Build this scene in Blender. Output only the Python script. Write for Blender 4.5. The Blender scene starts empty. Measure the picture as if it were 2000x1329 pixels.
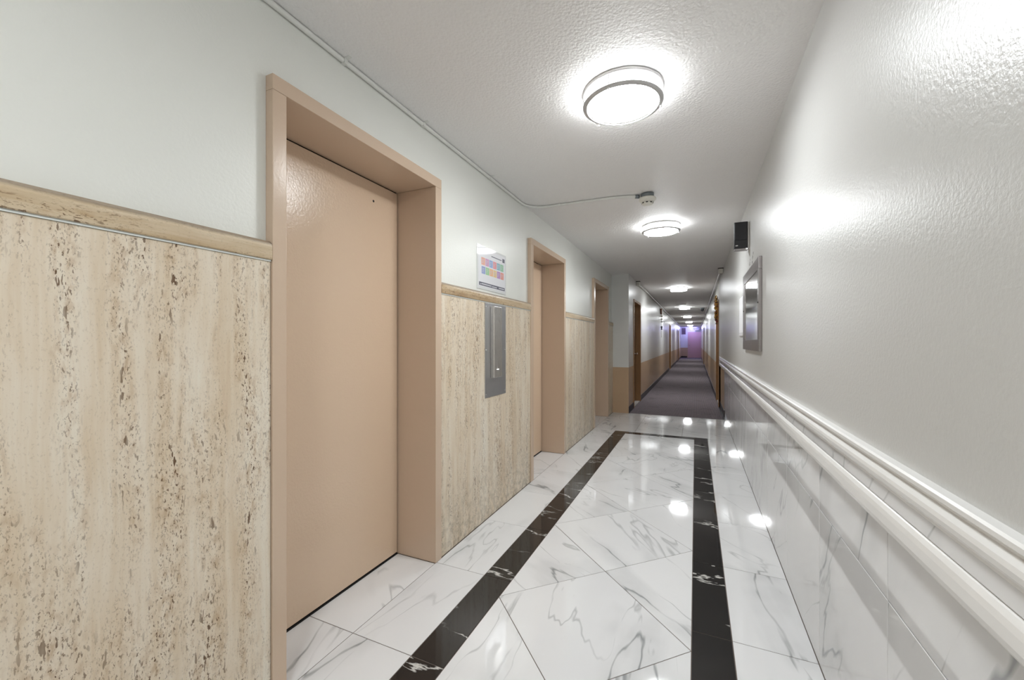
import bpy, bmesh, math, random
from mathutils import Vector
random.seed(7)
S = bpy.context.scene
C = S.collection
R = math.radians

# ------------------------------------------------------------------ camera
CAM_H = 1.24
cam = bpy.data.cameras.new('camera')
cam.sensor_width = 36.0
cam.sensor_fit = 'HORIZONTAL'
cam.lens = 794.5 / 2000 * 36.0
cam.shift_y = (668.8 - 664.5) / 2000
cam.clip_start = 0.02
cam.clip_end = 120
co = bpy.data.objects.new('camera', cam)
C.objects.link(co)
co.location = (0, 0, CAM_H)
co.rotation_euler = (R(90), 0, R(24.28))
S.camera = co

# ------------------------------------------------------------------ world, exposure
w = bpy.data.worlds.new('world')
S.world = w
w.use_nodes = True
w.node_tree.nodes['Background'].inputs[0].default_value = (0.05, 0.05, 0.05, 1)
w.node_tree.nodes['Background'].inputs[1].default_value = 1.0
S.view_settings.view_transform = 'Standard'
S.view_settings.look = 'None'
S.view_settings.exposure = 2.12
S.view_settings.gamma = 1.0
S.view_settings.use_curve_mapping = False

LAMP = 17.0          # strength of the lobby fixtures
LAMP_FAR = 17.0
LAMP_COL = (0.945, 0.98, 1.0)
CEIL = 2.435
XL, XR = -1.360, 0.410       # painted walls of the lobby
XF = -1.325                  # face of the lift door frames
XT = -1.333                  # face of the travertine
XW = 0.434                   # face of the marble wall tiles
YB = -4.0                    # wall behind the camera
YC = 7.32                    # carpet begins
YE = 35.4                    # end wall
KL, KR = -1.062, 0.412       # corridor walls


# ------------------------------------------------------------------ material helpers
class NT:
    def __init__(s, name):
        s.m = bpy.data.materials.new(name)
        s.m.use_nodes = True
        s.t = s.m.node_tree
        s.b = s.t.nodes['Principled BSDF']

    def n(s, typ, ins=None, **kw):
        nd = s.t.nodes.new(typ)
        for k, v in kw.items():
            setattr(nd, k, v)
        if ins:
            for k, v in ins.items():
                if isinstance(v, bpy.types.NodeSocket):
                    s.t.links.new(v, nd.inputs[k])
                else:
                    nd.inputs[k].default_value = v
        return nd

    def link(s, a, b):
        s.t.links.new(a, b)

    def noise(s, vec, scale, detail=4, rough=0.55, dist=0.0):
        return s.n('ShaderNodeTexNoise', {'Vector': vec, 'Scale': scale, 'Detail': detail,
                                         'Roughness': rough, 'Distortion': dist}).outputs[0]

    def mapping(s, vec, scale=(1, 1, 1), rot=(0, 0, 0), loc=(0, 0, 0)):
        return s.n('ShaderNodeMapping', {'Vector': vec, 'Scale': scale, 'Rotation': rot, 'Location': loc}).outputs[0]

    def rng(s, v, a, b, c=0.0, d=1.0, smooth=False):
        nd = s.n('ShaderNodeMapRange', {0: v, 1: a, 2: b, 3: c, 4: d})
        if smooth:
            nd.interpolation_type = 'SMOOTHSTEP'
        return nd.outputs[0]

    def math(s, op, a, b=0.0):
        return s.n('ShaderNodeMath', {0: a, 1: b}, operation=op).outputs[0]

    def mix(s, f, a, b, mode='MIX'):
        nd = s.n('ShaderNodeMix', data_type='RGBA', blend_type=mode)
        for i, v in ((0, f), (6, a), (7, b)):
            if isinstance(v, bpy.types.NodeSocket):
                s.link(v, nd.inputs[i])
            else:
                nd.inputs[i].default_value = v if i == 0 else (*v, 1)
        return nd.outputs[2]

    def bump(s, h, strength, dist=0.002):
        nd = s.n('ShaderNodeBump', {'Height': h, 'Strength': strength, 'Distance': dist})
        s.link(nd.outputs[0], s.b.inputs['Normal'])
        return nd

    def pos(s):
        return s.n('ShaderNodeNewGeometry').outputs['Position']


def srgb(r, g, b):
    f = lambda c: (c / 255 / 12.92) if c / 255 <= 0.04045 else ((c / 255 + 0.055) / 1.055) ** 2.4
    return (f(r), f(g), f(b))


def plain(name, col, rough=0.5, metal=0.0, spec=0.5, bump=None, coat=0.0, vary=0.04):
    m = NT(name)
    p = m.pos()
    nz = m.noise(p, 6.0, 3)
    c2 = tuple(max(0, x * (1 - vary * 2)) for x in col)
    m.link(m.mix(nz, col, c2), m.b.inputs['Base Color'])
    m.b.inputs['Roughness'].default_value = rough
    m.b.inputs['Metallic'].default_value = metal
    m.b.inputs['Specular IOR Level'].default_value = spec
    if coat:
        m.b.inputs['Coat Weight'].default_value = coat
        m.b.inputs['Coat Roughness'].default_value = 0.1
    if bump:
        sc, st, di = bump
        m.bump(m.noise(p, sc, 3, 0.6), st, di)
    return m.m


def paint(name, col, rough=0.27, st=0.35):
    """semi-gloss paint rolled over plaster: orange-peel relief and slow unevenness"""
    m = NT(name)
    p = m.pos()
    m.link(m.mix(m.noise(p, 1.3, 3), col, tuple(x * 0.965 for x in col)), m.b.inputs['Base Color'])
    m.b.inputs['Roughness'].default_value = rough
    a = m.noise(p, 95.0, 3, 0.6)
    b = m.noise(p, 9.0, 1, 0.5)
    h = m.math('ADD', a, m.math('MULTIPLY', b, 0.12))
    m.bump(h, st, 0.0022)
    return m.m


def two_tone(name, up, low, zsplit, rough=0.3, st=0.3):
    """corridor wall: pale paint above, tan paint below a straight cut line"""
    m = NT(name)
    p = m.pos()
    z = m.n('ShaderNodeSeparateXYZ', {0: p}).outputs[2]
    f = m.rng(z, zsplit - 0.001, zsplit + 0.001)
    c = m.mix(f, low, up)
    c = m.mix(m.rng(m.noise(p, 1.3, 3), 0.3, 0.7), c, (0.93, 0.93, 0.93), 'MULTIPLY')
    m.link(c, m.b.inputs['Base Color'])
    m.b.inputs['Roughness'].default_value = rough
    m.bump(m.math('ADD', m.noise(p, 95.0, 3, 0.6), m.math('MULTIPLY', m.noise(p, 9.0, 1), 0.12)), st, 0.0022)
    return m.m


def marble(name, wall=False):
    m = NT(name)
    p = m.pos()
    if wall:
        sx = m.n('ShaderNodeSeparateXYZ', {0: p})
        p = m.n('ShaderNodeCombineXYZ', {0: sx.outputs[2], 1: sx.outputs[1], 2: sx.outputs[0]}).outputs[0]
    rnd = m.n('ShaderNodeObjectInfo').outputs['Random']
    off = m.n('ShaderNodeCombineXYZ', {0: m.math('MULTIPLY', rnd, 37.0), 1: m.math('MULTIPLY', rnd, 91.0),
                                       2: m.math('MULTIPLY', rnd, 53.0)}).outputs[0]
    q = m.n('ShaderNodeVectorMath', {0: p, 1: off}, operation='ADD').outputs[0]
    ang = m.math('ADD', 0.3, m.math('MULTIPLY', m.math('FRACT', m.math('MULTIPLY', rnd, 7.3)), 1.5 if not wall else 0.5))
    q = m.n('ShaderNodeVectorRotate', {'Vector': q, 'Angle': ang}, rotation_type='Z_AXIS').outputs[0]
    v = m.mapping(q, (0.55, 2.1, 1.0))
    n1 = m.noise(v, 0.95, 5, 0.45, 0.25)
    r1 = m.math('ABSOLUTE', m.math('SUBTRACT', n1, 0.5))
    thin = m.rng(r1, 0.001, 0.0075, 1.0, 0.0)
    broad = m.rng(r1, 0.0, 0.085, 1.0, 0.0, True)
    n2 = m.noise(m.mapping(q, (1.3, 1.0, 1.0), loc=(3, 8, 1)), 1.9, 3)
    mask = m.rng(n2, 0.42, 0.60)
    n3 = m.noise(m.mapping(q, (0.6, 2.4, 1.0), loc=(9, 2, 4)), 1.3, 4, 0.45, 0.3)
    r3 = m.math('ABSOLUTE', m.math('SUBTRACT', n3, 0.5))
    thin2 = m.math('MULTIPLY', m.rng(r3, 0.0, 0.008, 0.45, 0.0), m.rng(n2, 0.6, 0.42))
    f = m.math('MULTIPLY', m.math('ADD', m.math('MULTIPLY', thin, 0.62), m.math('MULTIPLY', broad, 0.20)), mask)
    f = m.math('MAXIMUM', f, thin2)
    base = m.mix(m.rng(m.noise(q, 1.1, 3), 0.35, 0.7), (0.80, 0.805, 0.81), (0.74, 0.745, 0.755))
    m.link(m.mix(f, base, (0.20, 0.215, 0.22)), m.b.inputs['Base Color'])
    m.b.inputs['Roughness'].default_value = 0.045
    m.b.inputs['Specular IOR Level'].default_value = 0.62
    m.bump(m.noise(p, 5.0, 2), 0.05, 0.002)
    return m.m


def black_marble(name):
    m = NT(name)
    p = m.pos()
    rnd = m.n('ShaderNodeObjectInfo').outputs['Random']
    off = m.n('ShaderNodeCombineXYZ', {0: m.math('MULTIPLY', rnd, 61.0), 1: m.math('MULTIPLY', rnd, 23.0),
                                       2: m.math('MULTIPLY', rnd, 17.0)}).outputs[0]
    q = m.n('ShaderNodeVectorMath', {0: p, 1: off}, operation='ADD').outputs[0]
    n1 = m.noise(m.mapping(q, (0.8, 2.4, 1)), 1.2, 7, 0.55, 0.2)
    r1 = m.math('ABSOLUTE', m.math('SUBTRACT', n1, 0.5))
    thin = m.math('MULTIPLY', m.rng(r1, 0.001, 0.008, 1.0, 0.0), m.rng(m.noise(q, 2.6, 3), 0.45, 0.56))
    base = m.mix(m.noise(q, 8.0, 4), (0.012, 0.012, 0.013), (0.026, 0.024, 0.023))
    m.link(m.mix(thin, base, (0.62, 0.61, 0.58)), m.b.inputs['Base Color'])
    m.b.inputs['Roughness'].default_value = 0.05
    m.b.inputs['Specular IOR Level'].default_value = 0.55
    return m.m


def travertine(name, horizontal=False, dirt=True):
    m = NT(name)
    p = m.pos()
    if horizontal:
        sx = m.n('ShaderNodeSeparateXYZ', {0: p})
        g = m.n('ShaderNodeCombineXYZ', {0: sx.outputs[0], 1: sx.outputs[2], 2: sx.outputs[1]}).outputs[0]
    else:
        g = p
    # slow waviness of the bedding planes
    wav = m.n('ShaderNodeVectorMath', {0: m.n('ShaderNodeTexNoise', {'Vector': m.mapping(g, (1, 1, 0.6)), 'Scale': 4.0, 'Detail': 2.0}).outputs[1],
                                       1: (0.035, 0.035, 0.0)}, operation='MULTIPLY').outputs[0]
    g = m.n('ShaderNodeVectorMath', {0: g, 1: wav}, operation='ADD').outputs[0]
    bands = m.noise(m.mapping(g, (1, 1, 0.05)), 11.0, 5, 0.6)
    fine = m.noise(m.mapping(g, (1, 1, 0.045)), 60.0, 4, 0.6)
    blot = m.noise(m.mapping(g, (1, 1, 0.4)), 7.0, 4, 0.6)
    s = m.math('ADD', m.math('MULTIPLY', bands, 0.50), m.math('ADD', m.math('MULTIPLY', fine, 0.24), m.math('MULTIPLY', blot, 0.26)))
    cr = m.n('ShaderNodeValToRGB', {0: s})
    e = cr.color_ramp
    if horizontal:
        cols = [(0.34, srgb(150, 122, 88)), (0.46, srgb(188, 164, 130)), (0.55, srgb(206, 188, 160)), (0.66, srgb(222, 208, 186))]
    else:
        cols = [(0.32, srgb(203, 177, 147)), (0.43, srgb(215, 197, 171)), (0.52, srgb(223, 209, 188)), (0.64, srgb(231, 223, 207))]
    e.elements[0].position, e.elements[0].color = cols[0][0], (*cols[0][1], 1)
    e.elements[1].position, e.elements[1].color = cols[-1][0], (*cols[-1][1], 1)
    for q, c in cols[1:-1]:
        x = e.elements.new(q)
        x.color = (*c, 1)
    col = cr.outputs[0]
    # pits: clustered along some of the bedding planes, elongated along the grain
    clus = m.rng(m.noise(m.mapping(g, (1, 1, 0.10), loc=(4, 4, 4)), 13.0, 4, 0.6), 0.43, 0.60)
    p1 = m.rng(m.noise(m.mapping(g, (1, 1, 0.42), loc=(1, 5, 2)), 165.0, 3, 0.6), 0.605, 0.625)
    p2 = m.rng(m.noise(m.mapping(g, (1, 1, 0.24), loc=(7, 3, 9)), 78.0, 2, 0.55), 0.665, 0.678)
    p3 = m.rng(m.noise(m.mapping(g, (1, 1, 0.5), loc=(2, 9, 2)), 230.0, 2, 0.6), 0.58, 0.66, 0.0, 0.6)
    pit = m.math('MAXIMUM', m.math('MULTIPLY', m.math('MAXIMUM', p1, p2), clus), m.math('MULTIPLY', p3, m.rng(clus, 0, 1, 0.25, 0.9)))
    warm = m.math('MULTIPLY', m.rng(m.noise(m.mapping(g, (1, 1, 0.4), loc=(1, 5, 2)), 60.0, 3, 0.6), 0.48, 0.66, 0.0, 0.55), clus)
    col = m.mix(warm, col, srgb(168, 134, 92))
    col = m.mix(m.math('MULTIPLY', pit, 0.95), col, srgb(92, 62, 32))
    if horizontal:
        zt = m.n('ShaderNodeSeparateXYZ', {0: p}).outputs[2]
        edge = m.math('MULTIPLY', m.rng(m.math('ADD', zt, m.math('MULTIPLY', m.noise(p, 9.0, 4, 0.7), 0.012)), 1.576, 1.584), 0.65)
        col = m.mix(edge, col, srgb(128, 116, 106))
    if dirt:
        z = m.n('ShaderNodeSeparateXYZ', {0: p}).outputs[2]
        y = m.n('ShaderNodeSeparateXYZ', {0: p}).outputs[1]
        low = m.math('MULTIPLY', m.rng(z, 0.0, 0.42, 1.0, 0.0), m.rng(y, 1.0, 2.0, 0.15, 1.0))
        dd = m.math('MULTIPLY', low, m.rng(m.noise(p, 26.0, 5, 0.65), 0.42, 0.66))
        col = m.mix(m.math('MULTIPLY', dd, 0.55), col, srgb(112, 104, 82))
    m.link(col, m.b.inputs['Base Color'])
    m.b.inputs['Roughness'].default_value = 0.36
    h = m.math('SUBTRACT', m.math('MULTIPLY', m.noise(p, 60, 3), 0.12), pit)
    m.bump(h, 0.10, 0.001)
    return m.m


def brushed(name, col, rough=0.32, axis=2):
    m = NT(name)
    p = m.pos()
    sc = [1, 1, 1]
    sc[axis] = 0.02
    nz = m.noise(m.mapping(p, tuple(sc)), 420.0, 3, 0.6)
    m.link(m.mix(nz, col, tuple(x * 0.82 for x in col)), m.b.inputs['Base Color'])
    m.b.inputs['Metallic'].default_value = 1.0
    m.link(m.rng(nz, 0.3, 0.7, rough * 0.85, rough * 1.2), m.b.inputs['Roughness'])
    m.bump(nz, 0.12, 0.0005)
    return m.m


def emit(name, col, strength):
    m = NT(name)
    m.b.inputs['Base Color'].default_value = (0.9, 0.9, 0.9, 1)
    m.b.inputs['Emission Color'].default_value = (*col, 1)
    m.b.inputs['Emission Strength'].default_value = strength
    return m.m


def ceiling_mat():
    m = NT('stippled_ceiling_paint')
    p = m.pos()
    m.link(m.mix(m.noise(p, 2.0, 3), (0.86, 0.845, 0.83), (0.83, 0.815, 0.80)), m.b.inputs['Base Color'])
    m.b.inputs['Roughness'].default_value = 0.55
    v = m.n('ShaderNodeTexVoronoi', {'Vector': p, 'Scale': 80.0, 'Randomness': 1.0}).outputs[0]
    a = m.noise(p, 72.0, 4, 0.65)
    m.bump(m.math('ADD', a, m.math('MULTIPLY', v, -0.5)), 0.7, 0.005)
    return m.m


def carpet_mat():
    m = NT('ribbed_loop_carpet')
    p = m.pos()
    wx = m.n('ShaderNodeTexWave', {'Vector': p, 'Scale': 16.0, 'Distortion': 0.6, 'Detail': 2.0, 'Detail Scale': 6.0},
             bands_direction='X').outputs[1]
    wy = m.n('ShaderNodeTexWave', {'Vector': p, 'Scale': 9.0, 'Distortion': 3.0, 'Detail': 2.0, 'Detail Scale': 5.0},
             bands_direction='Y').outputs[1]
    n = m.noise(p, 130.0, 3)
    f = m.math('ADD', m.math('MULTIPLY', wx, 0.5), m.math('ADD', m.math('MULTIPLY', wy, 0.22), m.math('MULTIPLY', n, 0.35)))
    c = m.mix(m.rng(f, 0.2, 0.85), srgb(84, 78, 86), srgb(158, 148, 152))
    c = m.mix(m.rng(m.noise(p, 2.6, 4), 0.55, 0.75, 0.0, 0.35), c, srgb(66, 62, 66))
    m.link(c, m.b.inputs['Base Color'])
    m.b.inputs['Roughness'].default_value = 0.95
    m.b.inputs['Specular IOR Level'].default_value = 0.1
    m.bump(f, 0.8, 0.004)
    return m.m


M = {}
M['wall'] = paint('pale_green_white_wall_paint', (0.80, 0.805, 0.755), 0.36, 0.30)
M['wall_r'] = paint('pale_grey_white_wall_paint', (0.60, 0.60, 0.585), 0.34, 0.50)
M['wall_r'].node_tree.nodes['Principled BSDF'].inputs['Specular IOR Level'].default_value = 0.36
M['corr'] = two_tone('two_tone_corridor_paint', (0.76, 0.76, 0.73), srgb(198, 168, 136), 0.80, 0.29, 0.35)
M['ceil'] = ceiling_mat()
M['marble'] = marble('white_veined_marble')
M['marble_w'] = marble('white_veined_marble_wall', True)
M['black'] = black_marble('black_marble_white_veins')
M['grout'] = plain('grey_brown_grout', srgb(104, 92, 84), 0.9, bump=(200, 0.3, 0.001))
M['trav'] = travertine('vein_cut_travertine')
M['cap'] = travertine('travertine_cap_stone', True, False)
M['caulk'] = plain('grey_white_caulk', srgb(226, 230, 226), 0.5)
M['frame'] = paint('tan_gloss_enamel', srgb(206, 182, 159), 0.22, 0.12)
M['panel'] = paint('tan_gloss_enamel_door', srgb(218, 192, 166), 0.20, 0.40)
M['dark'] = plain('dark_gap', (0.012, 0.011, 0.010), 0.8)
M['trimw'] = plain('white_trim_enamel', (0.86, 0.855, 0.84), 0.25, bump=(30, 0.05, 0.001))
M['carpet'] = carpet_mat()
M['base'] = plain('black_vinyl_baseboard', (0.022, 0.021, 0.030), 0.35)
M['door_b'] = paint('brown_apartment_door_paint', srgb(138, 100, 62), 0.3, 0.1)
M['frame_b'] = paint('tan_apartment_frame_paint', srgb(168, 130, 90), 0.28, 0.1)
M['steel'] = brushed('brushed_stainless', (0.74, 0.715, 0.68), 0.30)
M['steel_d'] = brushed('brushed_steel_plate', (0.54, 0.54, 0.55), 0.38)
M['steel_f'] = brushed('brushed_frame_steel', (0.35, 0.325, 0.32), 0.36)
M['nickel'] = plain('satin_nickel_ring', (0.60, 0.59, 0.59), 0.5, 0.3)
M['chrome'] = plain('chrome', (0.8, 0.8, 0.8), 0.12, 1.0)
M['mirror'] = plain('mirror_glass', (0.78, 0.80, 0.80), 0.045, 1.0, bump=(3, 0.06, 0.003))
M['blk'] = plain('black_plastic', (0.012, 0.012, 0.016), 0.32, bump=(500, 0.3, 0.0006))
M['gbox'] = plain('galvanised_grey_box', srgb(125, 132, 136), 0.45, 0.3)
M['cond'] = plain('painted_conduit', (0.76, 0.76, 0.72), 0.35)
M['scuff'] = plain('grey_scuff', srgb(120, 118, 112), 0.7)
M['plast'] = plain('off_white_plastic', (0.80, 0.78, 0.71), 0.4)
M['paper'] = plain('white_paper', (0.82, 0.82, 0.84), 0.6)
M['ink'] = plain('blue_sign_letters', srgb(24, 40, 104), 0.6)
M['navy'] = plain('navy_grey_print', srgb(92, 92, 108), 0.6)
M['ltxt'] = plain('light_print', srgb(205, 205, 212), 0.6)
def laminated(name, col):
    m = NT(name)
    m.b.inputs['Base Color'].default_value = (*col, 1)
    m.b.inputs['Roughness'].default_value = 0.5
    m.b.inputs['Coat Weight'].default_value = 1.0
    m.b.inputs['Coat Roughness'].default_value = 0.03
    m.bump(m.noise(m.pos(), 8.0, 2), 0.05, 0.002)
    return m.m


M['lpaper'] = laminated('paper_under_clear_sheet', (0.80, 0.80, 0.83))
M['acryl'] = laminated('frosted_clear_holder', (0.72, 0.73, 0.72))
M['lnavy'] = laminated('navy_print_under_clear_sheet', srgb(92, 92, 108))
M['lltxt'] = laminated('light_print_under_clear_sheet', srgb(205, 205, 212))
M['mauve'] = paint('mauve_end_door_paint', srgb(212, 172, 172), 0.3, 0.1)
M['slat'] = plain('grey_vent_metal', srgb(150, 130, 140), 0.4)
M['lamp'] = (emit('lamp_diffuser_glow', LAMP_COL, LAMP), emit('lamp_diffuser_side_glow', LAMP_COL, LAMP * 0.22))
M['lamp_far'] = (emit('corridor_lamp_glow', LAMP_COL, LAMP_FAR), emit('corridor_lamp_side_glow', LAMP_COL, LAMP_FAR * 0.22))
M['violet'] = emit('violet_lamp_glow', (0.40, 0.39, 1.0), 62.0)
M['gold'] = plain('gold_tinsel', srgb(226, 180, 84), 0.3, 0.5)
M['red'] = plain('red_ribbon', srgb(130, 24, 30), 0.4)
M['green'] = plain('dark_green_tinsel', srgb(50, 58, 30), 0.5)
M['brown'] = plain('brown_wood', srgb(120, 70, 48), 0.5)


# ------------------------------------------------------------------ geometry helpers
def box(bm, x0, x1, y0, y1, z0, z1, bev=0.0):
    b2 = bmesh.new()
    vs = [b2.verts.new((x, y, z)) for x in (x0, x1) for y in (y0, y1) for z in (z0, z1)]
    for f in ((0, 1, 3, 2), (4, 6, 7, 5), (0, 4, 5, 1), (2, 3, 7, 6), (0, 2, 6, 4), (1, 5, 7, 3)):
        b2.faces.new([vs[i] for i in f])
    bmesh.ops.recalc_face_normals(b2, faces=b2.faces)
    if bev:
        bmesh.ops.bevel(b2, geom=list(b2.edges), offset=bev, segments=2, affect='EDGES', profile=0.6)
    me = bpy.data.meshes.new('t')
    b2.to_mesh(me)
    b2.free()
    bm.from_mesh(me)
    bpy.data.meshes.remove(me)


def lathe(bm, prof, seg=48, c=(0, 0, 0), axis='Z', sm=True):
    """prof: list of (r, z); closed at r = 0 ends"""
    rings = []
    for r, z in prof:
        ring = []
        for i in range(1 if r < 1e-6 else seg):
            a = 2 * math.pi * i / seg
            x, y, q = r * math.cos(a), r * math.sin(a), z
            if axis == 'X':
                x, y, q = q, x, y
            elif axis == 'Y':
                x, y, q = x, q, y
            ring.append(bm.verts.new((c[0] + x, c[1] + y, c[2] + q)))
        rings.append(ring)
    for A, B in zip(rings, rings[1:]):
        for i in range(seg):
            j = (i + 1) % seg
            if len(A) == 1 and len(B) == 1:
                continue
            if len(A) == 1:
                f = bm.faces.new((A[0], B[j], B[i]))
            elif len(B) == 1:
                f = bm.faces.new((A[i], A[j], B[0]))
            else:
                f = bm.faces.new((A[i], A[j], B[j], B[i]))
            f.smooth = sm


def tube(bm, pts, r, seg=10):
    pts = [Vector(p) for p in pts]
    rings = []
    for i, p in enumerate(pts):
        d = (pts[min(i + 1, len(pts) - 1)] - pts[max(i - 1, 0)]).normalized()
        up = Vector((0, 0, 1)) if abs(d.z) < 0.9 else Vector((1, 0, 0))
        u = d.cross(up).normalized()
        v = u.cross(d).normalized()
        rings.append([bm.verts.new(p + (u * math.cos(a) + v * math.sin(a)) * r) for a in [2 * math.pi * k / seg for k in range(seg)]])
    for A, B in zip(rings, rings[1:]):
        for k in range(seg):
            f = bm.faces.new((A[k], A[(k + 1) % seg], B[(k + 1) % seg], B[k]))
            f.smooth = True
    bm.faces.new(rings[0])
    bm.faces.new(rings[-1])


def extrude_y(bm, prof, y0, y1):
    """prof: closed (x, z) outline"""
    A = [bm.verts.new((x, y0, z)) for x, z in prof]
    B = [bm.verts.new((x, y1, z)) for x, z in prof]
    n = len(prof)
    for i in range(n):
        bm.faces.new((A[i], A[(i + 1) % n], B[(i + 1) % n], B[i]))
    bm.faces.new(A[::-1])
    bm.faces.new(B)


def obj(name, bm, mat, parent=None, origin=None):
    """origin: the object's own place, in the parent's space; mesh vertices are given in the parent's space"""
    bmesh.ops.recalc_face_normals(bm, faces=bm.faces)
    if origin is not None:
        bmesh.ops.translate(bm, verts=bm.verts, vec=-Vector(origin))
    me = bpy.data.meshes.new(name)
    bm.to_mesh(me)
    bm.free()
    me.materials.append(mat)
    o = bpy.data.objects.new(name, me)
    C.objects.link(o)
    if origin is not None:
        o.location = origin
    if parent:
        o.parent = parent
    return o


def bobj(name, dims, mat, parent=None, bev=0.0):
    bm = bmesh.new()
    x0, x1, y0, y1, z0, z1 = dims
    box(bm, *dims, bev=bev)
    return obj(name, bm, mat, parent, ((x0 + x1) / 2, (y0 + y1) / 2, (z0 + z1) / 2))


def empty(name, loc):
    o = bpy.data.objects.new(name, None)
    o.empty_display_size = 0.1
    C.objects.link(o)
    o.location = loc
    return o


def tag(o, label, cat, group=None):
    o['label'] = label
    o['category'] = cat
    if group:
        o['group'] = group
    return o


def struct(o, label, cat):
    o['kind'] = 'structure'
    o['label'] = label
    o['category'] = cat
    return o


def local(o, dims):
    l = o.location
    return (dims[0] - l.x, dims[1] - l.x, dims[2] - l.y, dims[3] - l.y, dims[4] - l.z, dims[5] - l.z)


# ---- tiles
def clip(poly, a, b, c):
    """keep a*x + b*y <= c"""
    out = []
    for i in range(len(poly)):
        p, q = poly[i], poly[(i + 1) % len(poly)]
        dp, dq = a * p[0] + b * p[1] - c, a * q[0] + b * q[1] - c
        if dp <= 0:
            out.append(p)
        if (dp < 0 < dq) or (dq < 0 < dp):
            t = dp / (dp - dq)
            out.append((p[0] + (q[0] - p[0]) * t, p[1] + (q[1] - p[1]) * t))
    return out


def area(poly):
    return 0.5 * sum(poly[i][0] * poly[(i + 1) % len(poly)][1] - poly[(i + 1) % len(poly)][0] * poly[i][1] for i in range(len(poly)))


def dedupe(poly, e=1e-4):
    out = []
    for p in poly:
        if not out or math.hypot(p[0] - out[-1][0], p[1] - out[-1][1]) > e:
            out.append(p)
    while len(out) > 1 and math.hypot(out[0][0] - out[-1][0], out[0][1] - out[-1][1]) <= e:
        out.pop()
    return out


def inset(poly, d):
    r = list(poly)
    n = len(poly)
    for i in range(n):
        p, q = poly[i], poly[(i + 1) % n]
        ex, ey = q[0] - p[0], q[1] - p[1]
        L = math.hypot(ex, ey)
        if L < 1e-6:
            continue
        nx, ny = ey / L, -ex / L           # outward for a CCW outline
        r = clip(r, nx, ny, nx * p[0] + ny * p[1] - d)
        if len(r) < 3:
            return []
    return dedupe(r, 2e-4)


def tile(name, poly, mat, parent, top=0.0, th=0.008, gap=0.0015, ch=0.0010, plane='Z'):
    """plane Z: outline (x, y), face up at z = top; plane X: outline (y, z), face towards -X at x = top"""
    poly = dedupe(poly)
    if len(poly) < 3:
        return None
    if area(poly) < 0:
        poly = poly[::-1]
    a = inset(poly, gap)
    if len(a) < 3 or abs(area(a)) < 3e-4:
        return None
    b = inset(poly, gap + ch)
    if len(b) != len(a):
        b = a
    cx = sum(p[0] for p in a) / len(a)
    cy = sum(p[1] for p in a) / len(a)
    jit = random.uniform(-0.0003, 0.0003)

    def P(u, v, h):
        return (u - cx, v - cy, h) if plane == 'Z' else (-h, u - cx, v - cy)
    bm = bmesh.new()
    lo = [bm.verts.new(P(*p, -th)) for p in a]
    mid = [bm.verts.new(P(*p, -ch)) for p in a]
    if b is a:
        hi = mid
    else:
        hi = [bm.verts.new(P(*p, 0)) for p in b]
    n = len(a)
    for i in range(n):
        j = (i + 1) % n
        bm.faces.new((lo[i], lo[j], mid[j], mid[i]))
        if hi is not mid:
            bm.faces.new((mid[i], mid[j], hi[j], hi[i]))
    bm.faces.new(hi)
    bm.faces.new(lo[::-1])
    bmesh.ops.recalc_face_normals(bm, faces=bm.faces)
    me = bpy.data.meshes.new(name)
    bm.to_mesh(me)
    bm.free()
    me.materials.append(mat)
    o = bpy.data.objects.new(name, me)
    C.objects.link(o)
    o.location = (cx, cy, top + jit) if plane == 'Z' else (top - jit, cx, cy)
    o.parent = parent
    return o


def rect(x0, x1, y0, y1):
    return [(x0, y0), (x1, y0), (x1, y1), (x0, y1)]


# ------------------------------------------------------------------ floor
GT = -0.0016                      # grout level
bm = bmesh.new()
box(bm, -1.64, XW + 0.012, YB, YC + 0.0, -0.12, GT)
box(bm, -1.40, 0.75, YC, YE + 0.1, -0.12, -0.006)
floor = struct(obj('floor', bm, M['grout']), 'white marble tile floor with a black inlaid border, grout joints between tiles', 'floor')
PITCH, Y0 = 0.611, 1.302
BLo, BLi, BRi, BRo = -1.025, -0.872, -0.015, 0.139
XG = -1.331                       # long joint in line with the door frames
YBo, YBi = 5.800, 5.668           # far arm of the black border
YNi, YNo = -2.95, -3.10           # near arm, behind the camera
ys = [YB] + [Y0 + PITCH * k for k in range(-8, 8)]
ys = [y for y in ys if YB <= y < YBo - 0.05] + [YBo]
ys = sorted(set(round(y, 4) for y in ys))
# side borders and the long black bands
for y0, y1 in zip(ys, ys[1:]):
    tile('marble_tile', rect(XG, BLo, y0, y1), M['marble'], floor)
    tile('marble_tile', rect(BRo, XW, y0, y1), M['marble'], floor)
    a, b = max(y0, YNo), min(y1, YBo)
    if b - a > 0.02:
        tile('black_tile', rect(BLo, BLi, a, b), M['black'], floor)
        tile('black_tile', rect(BRi, BRo, a, b), M['black'], floor)
    if y0 < YNo:
        tile('marble_tile', rect(BLo, BRo, y0, min(y1, YNo)), M['marble'], floor)
for x0, x1 in ((BLi, -0.44), (-0.44, BRi)):
    tile('black_tile', rect(x0, x1, YBi, YBo), M['black'], floor)
    tile('black_tile', rect(x0, x1, YNo, YNi), M['black'], floor)
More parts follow.
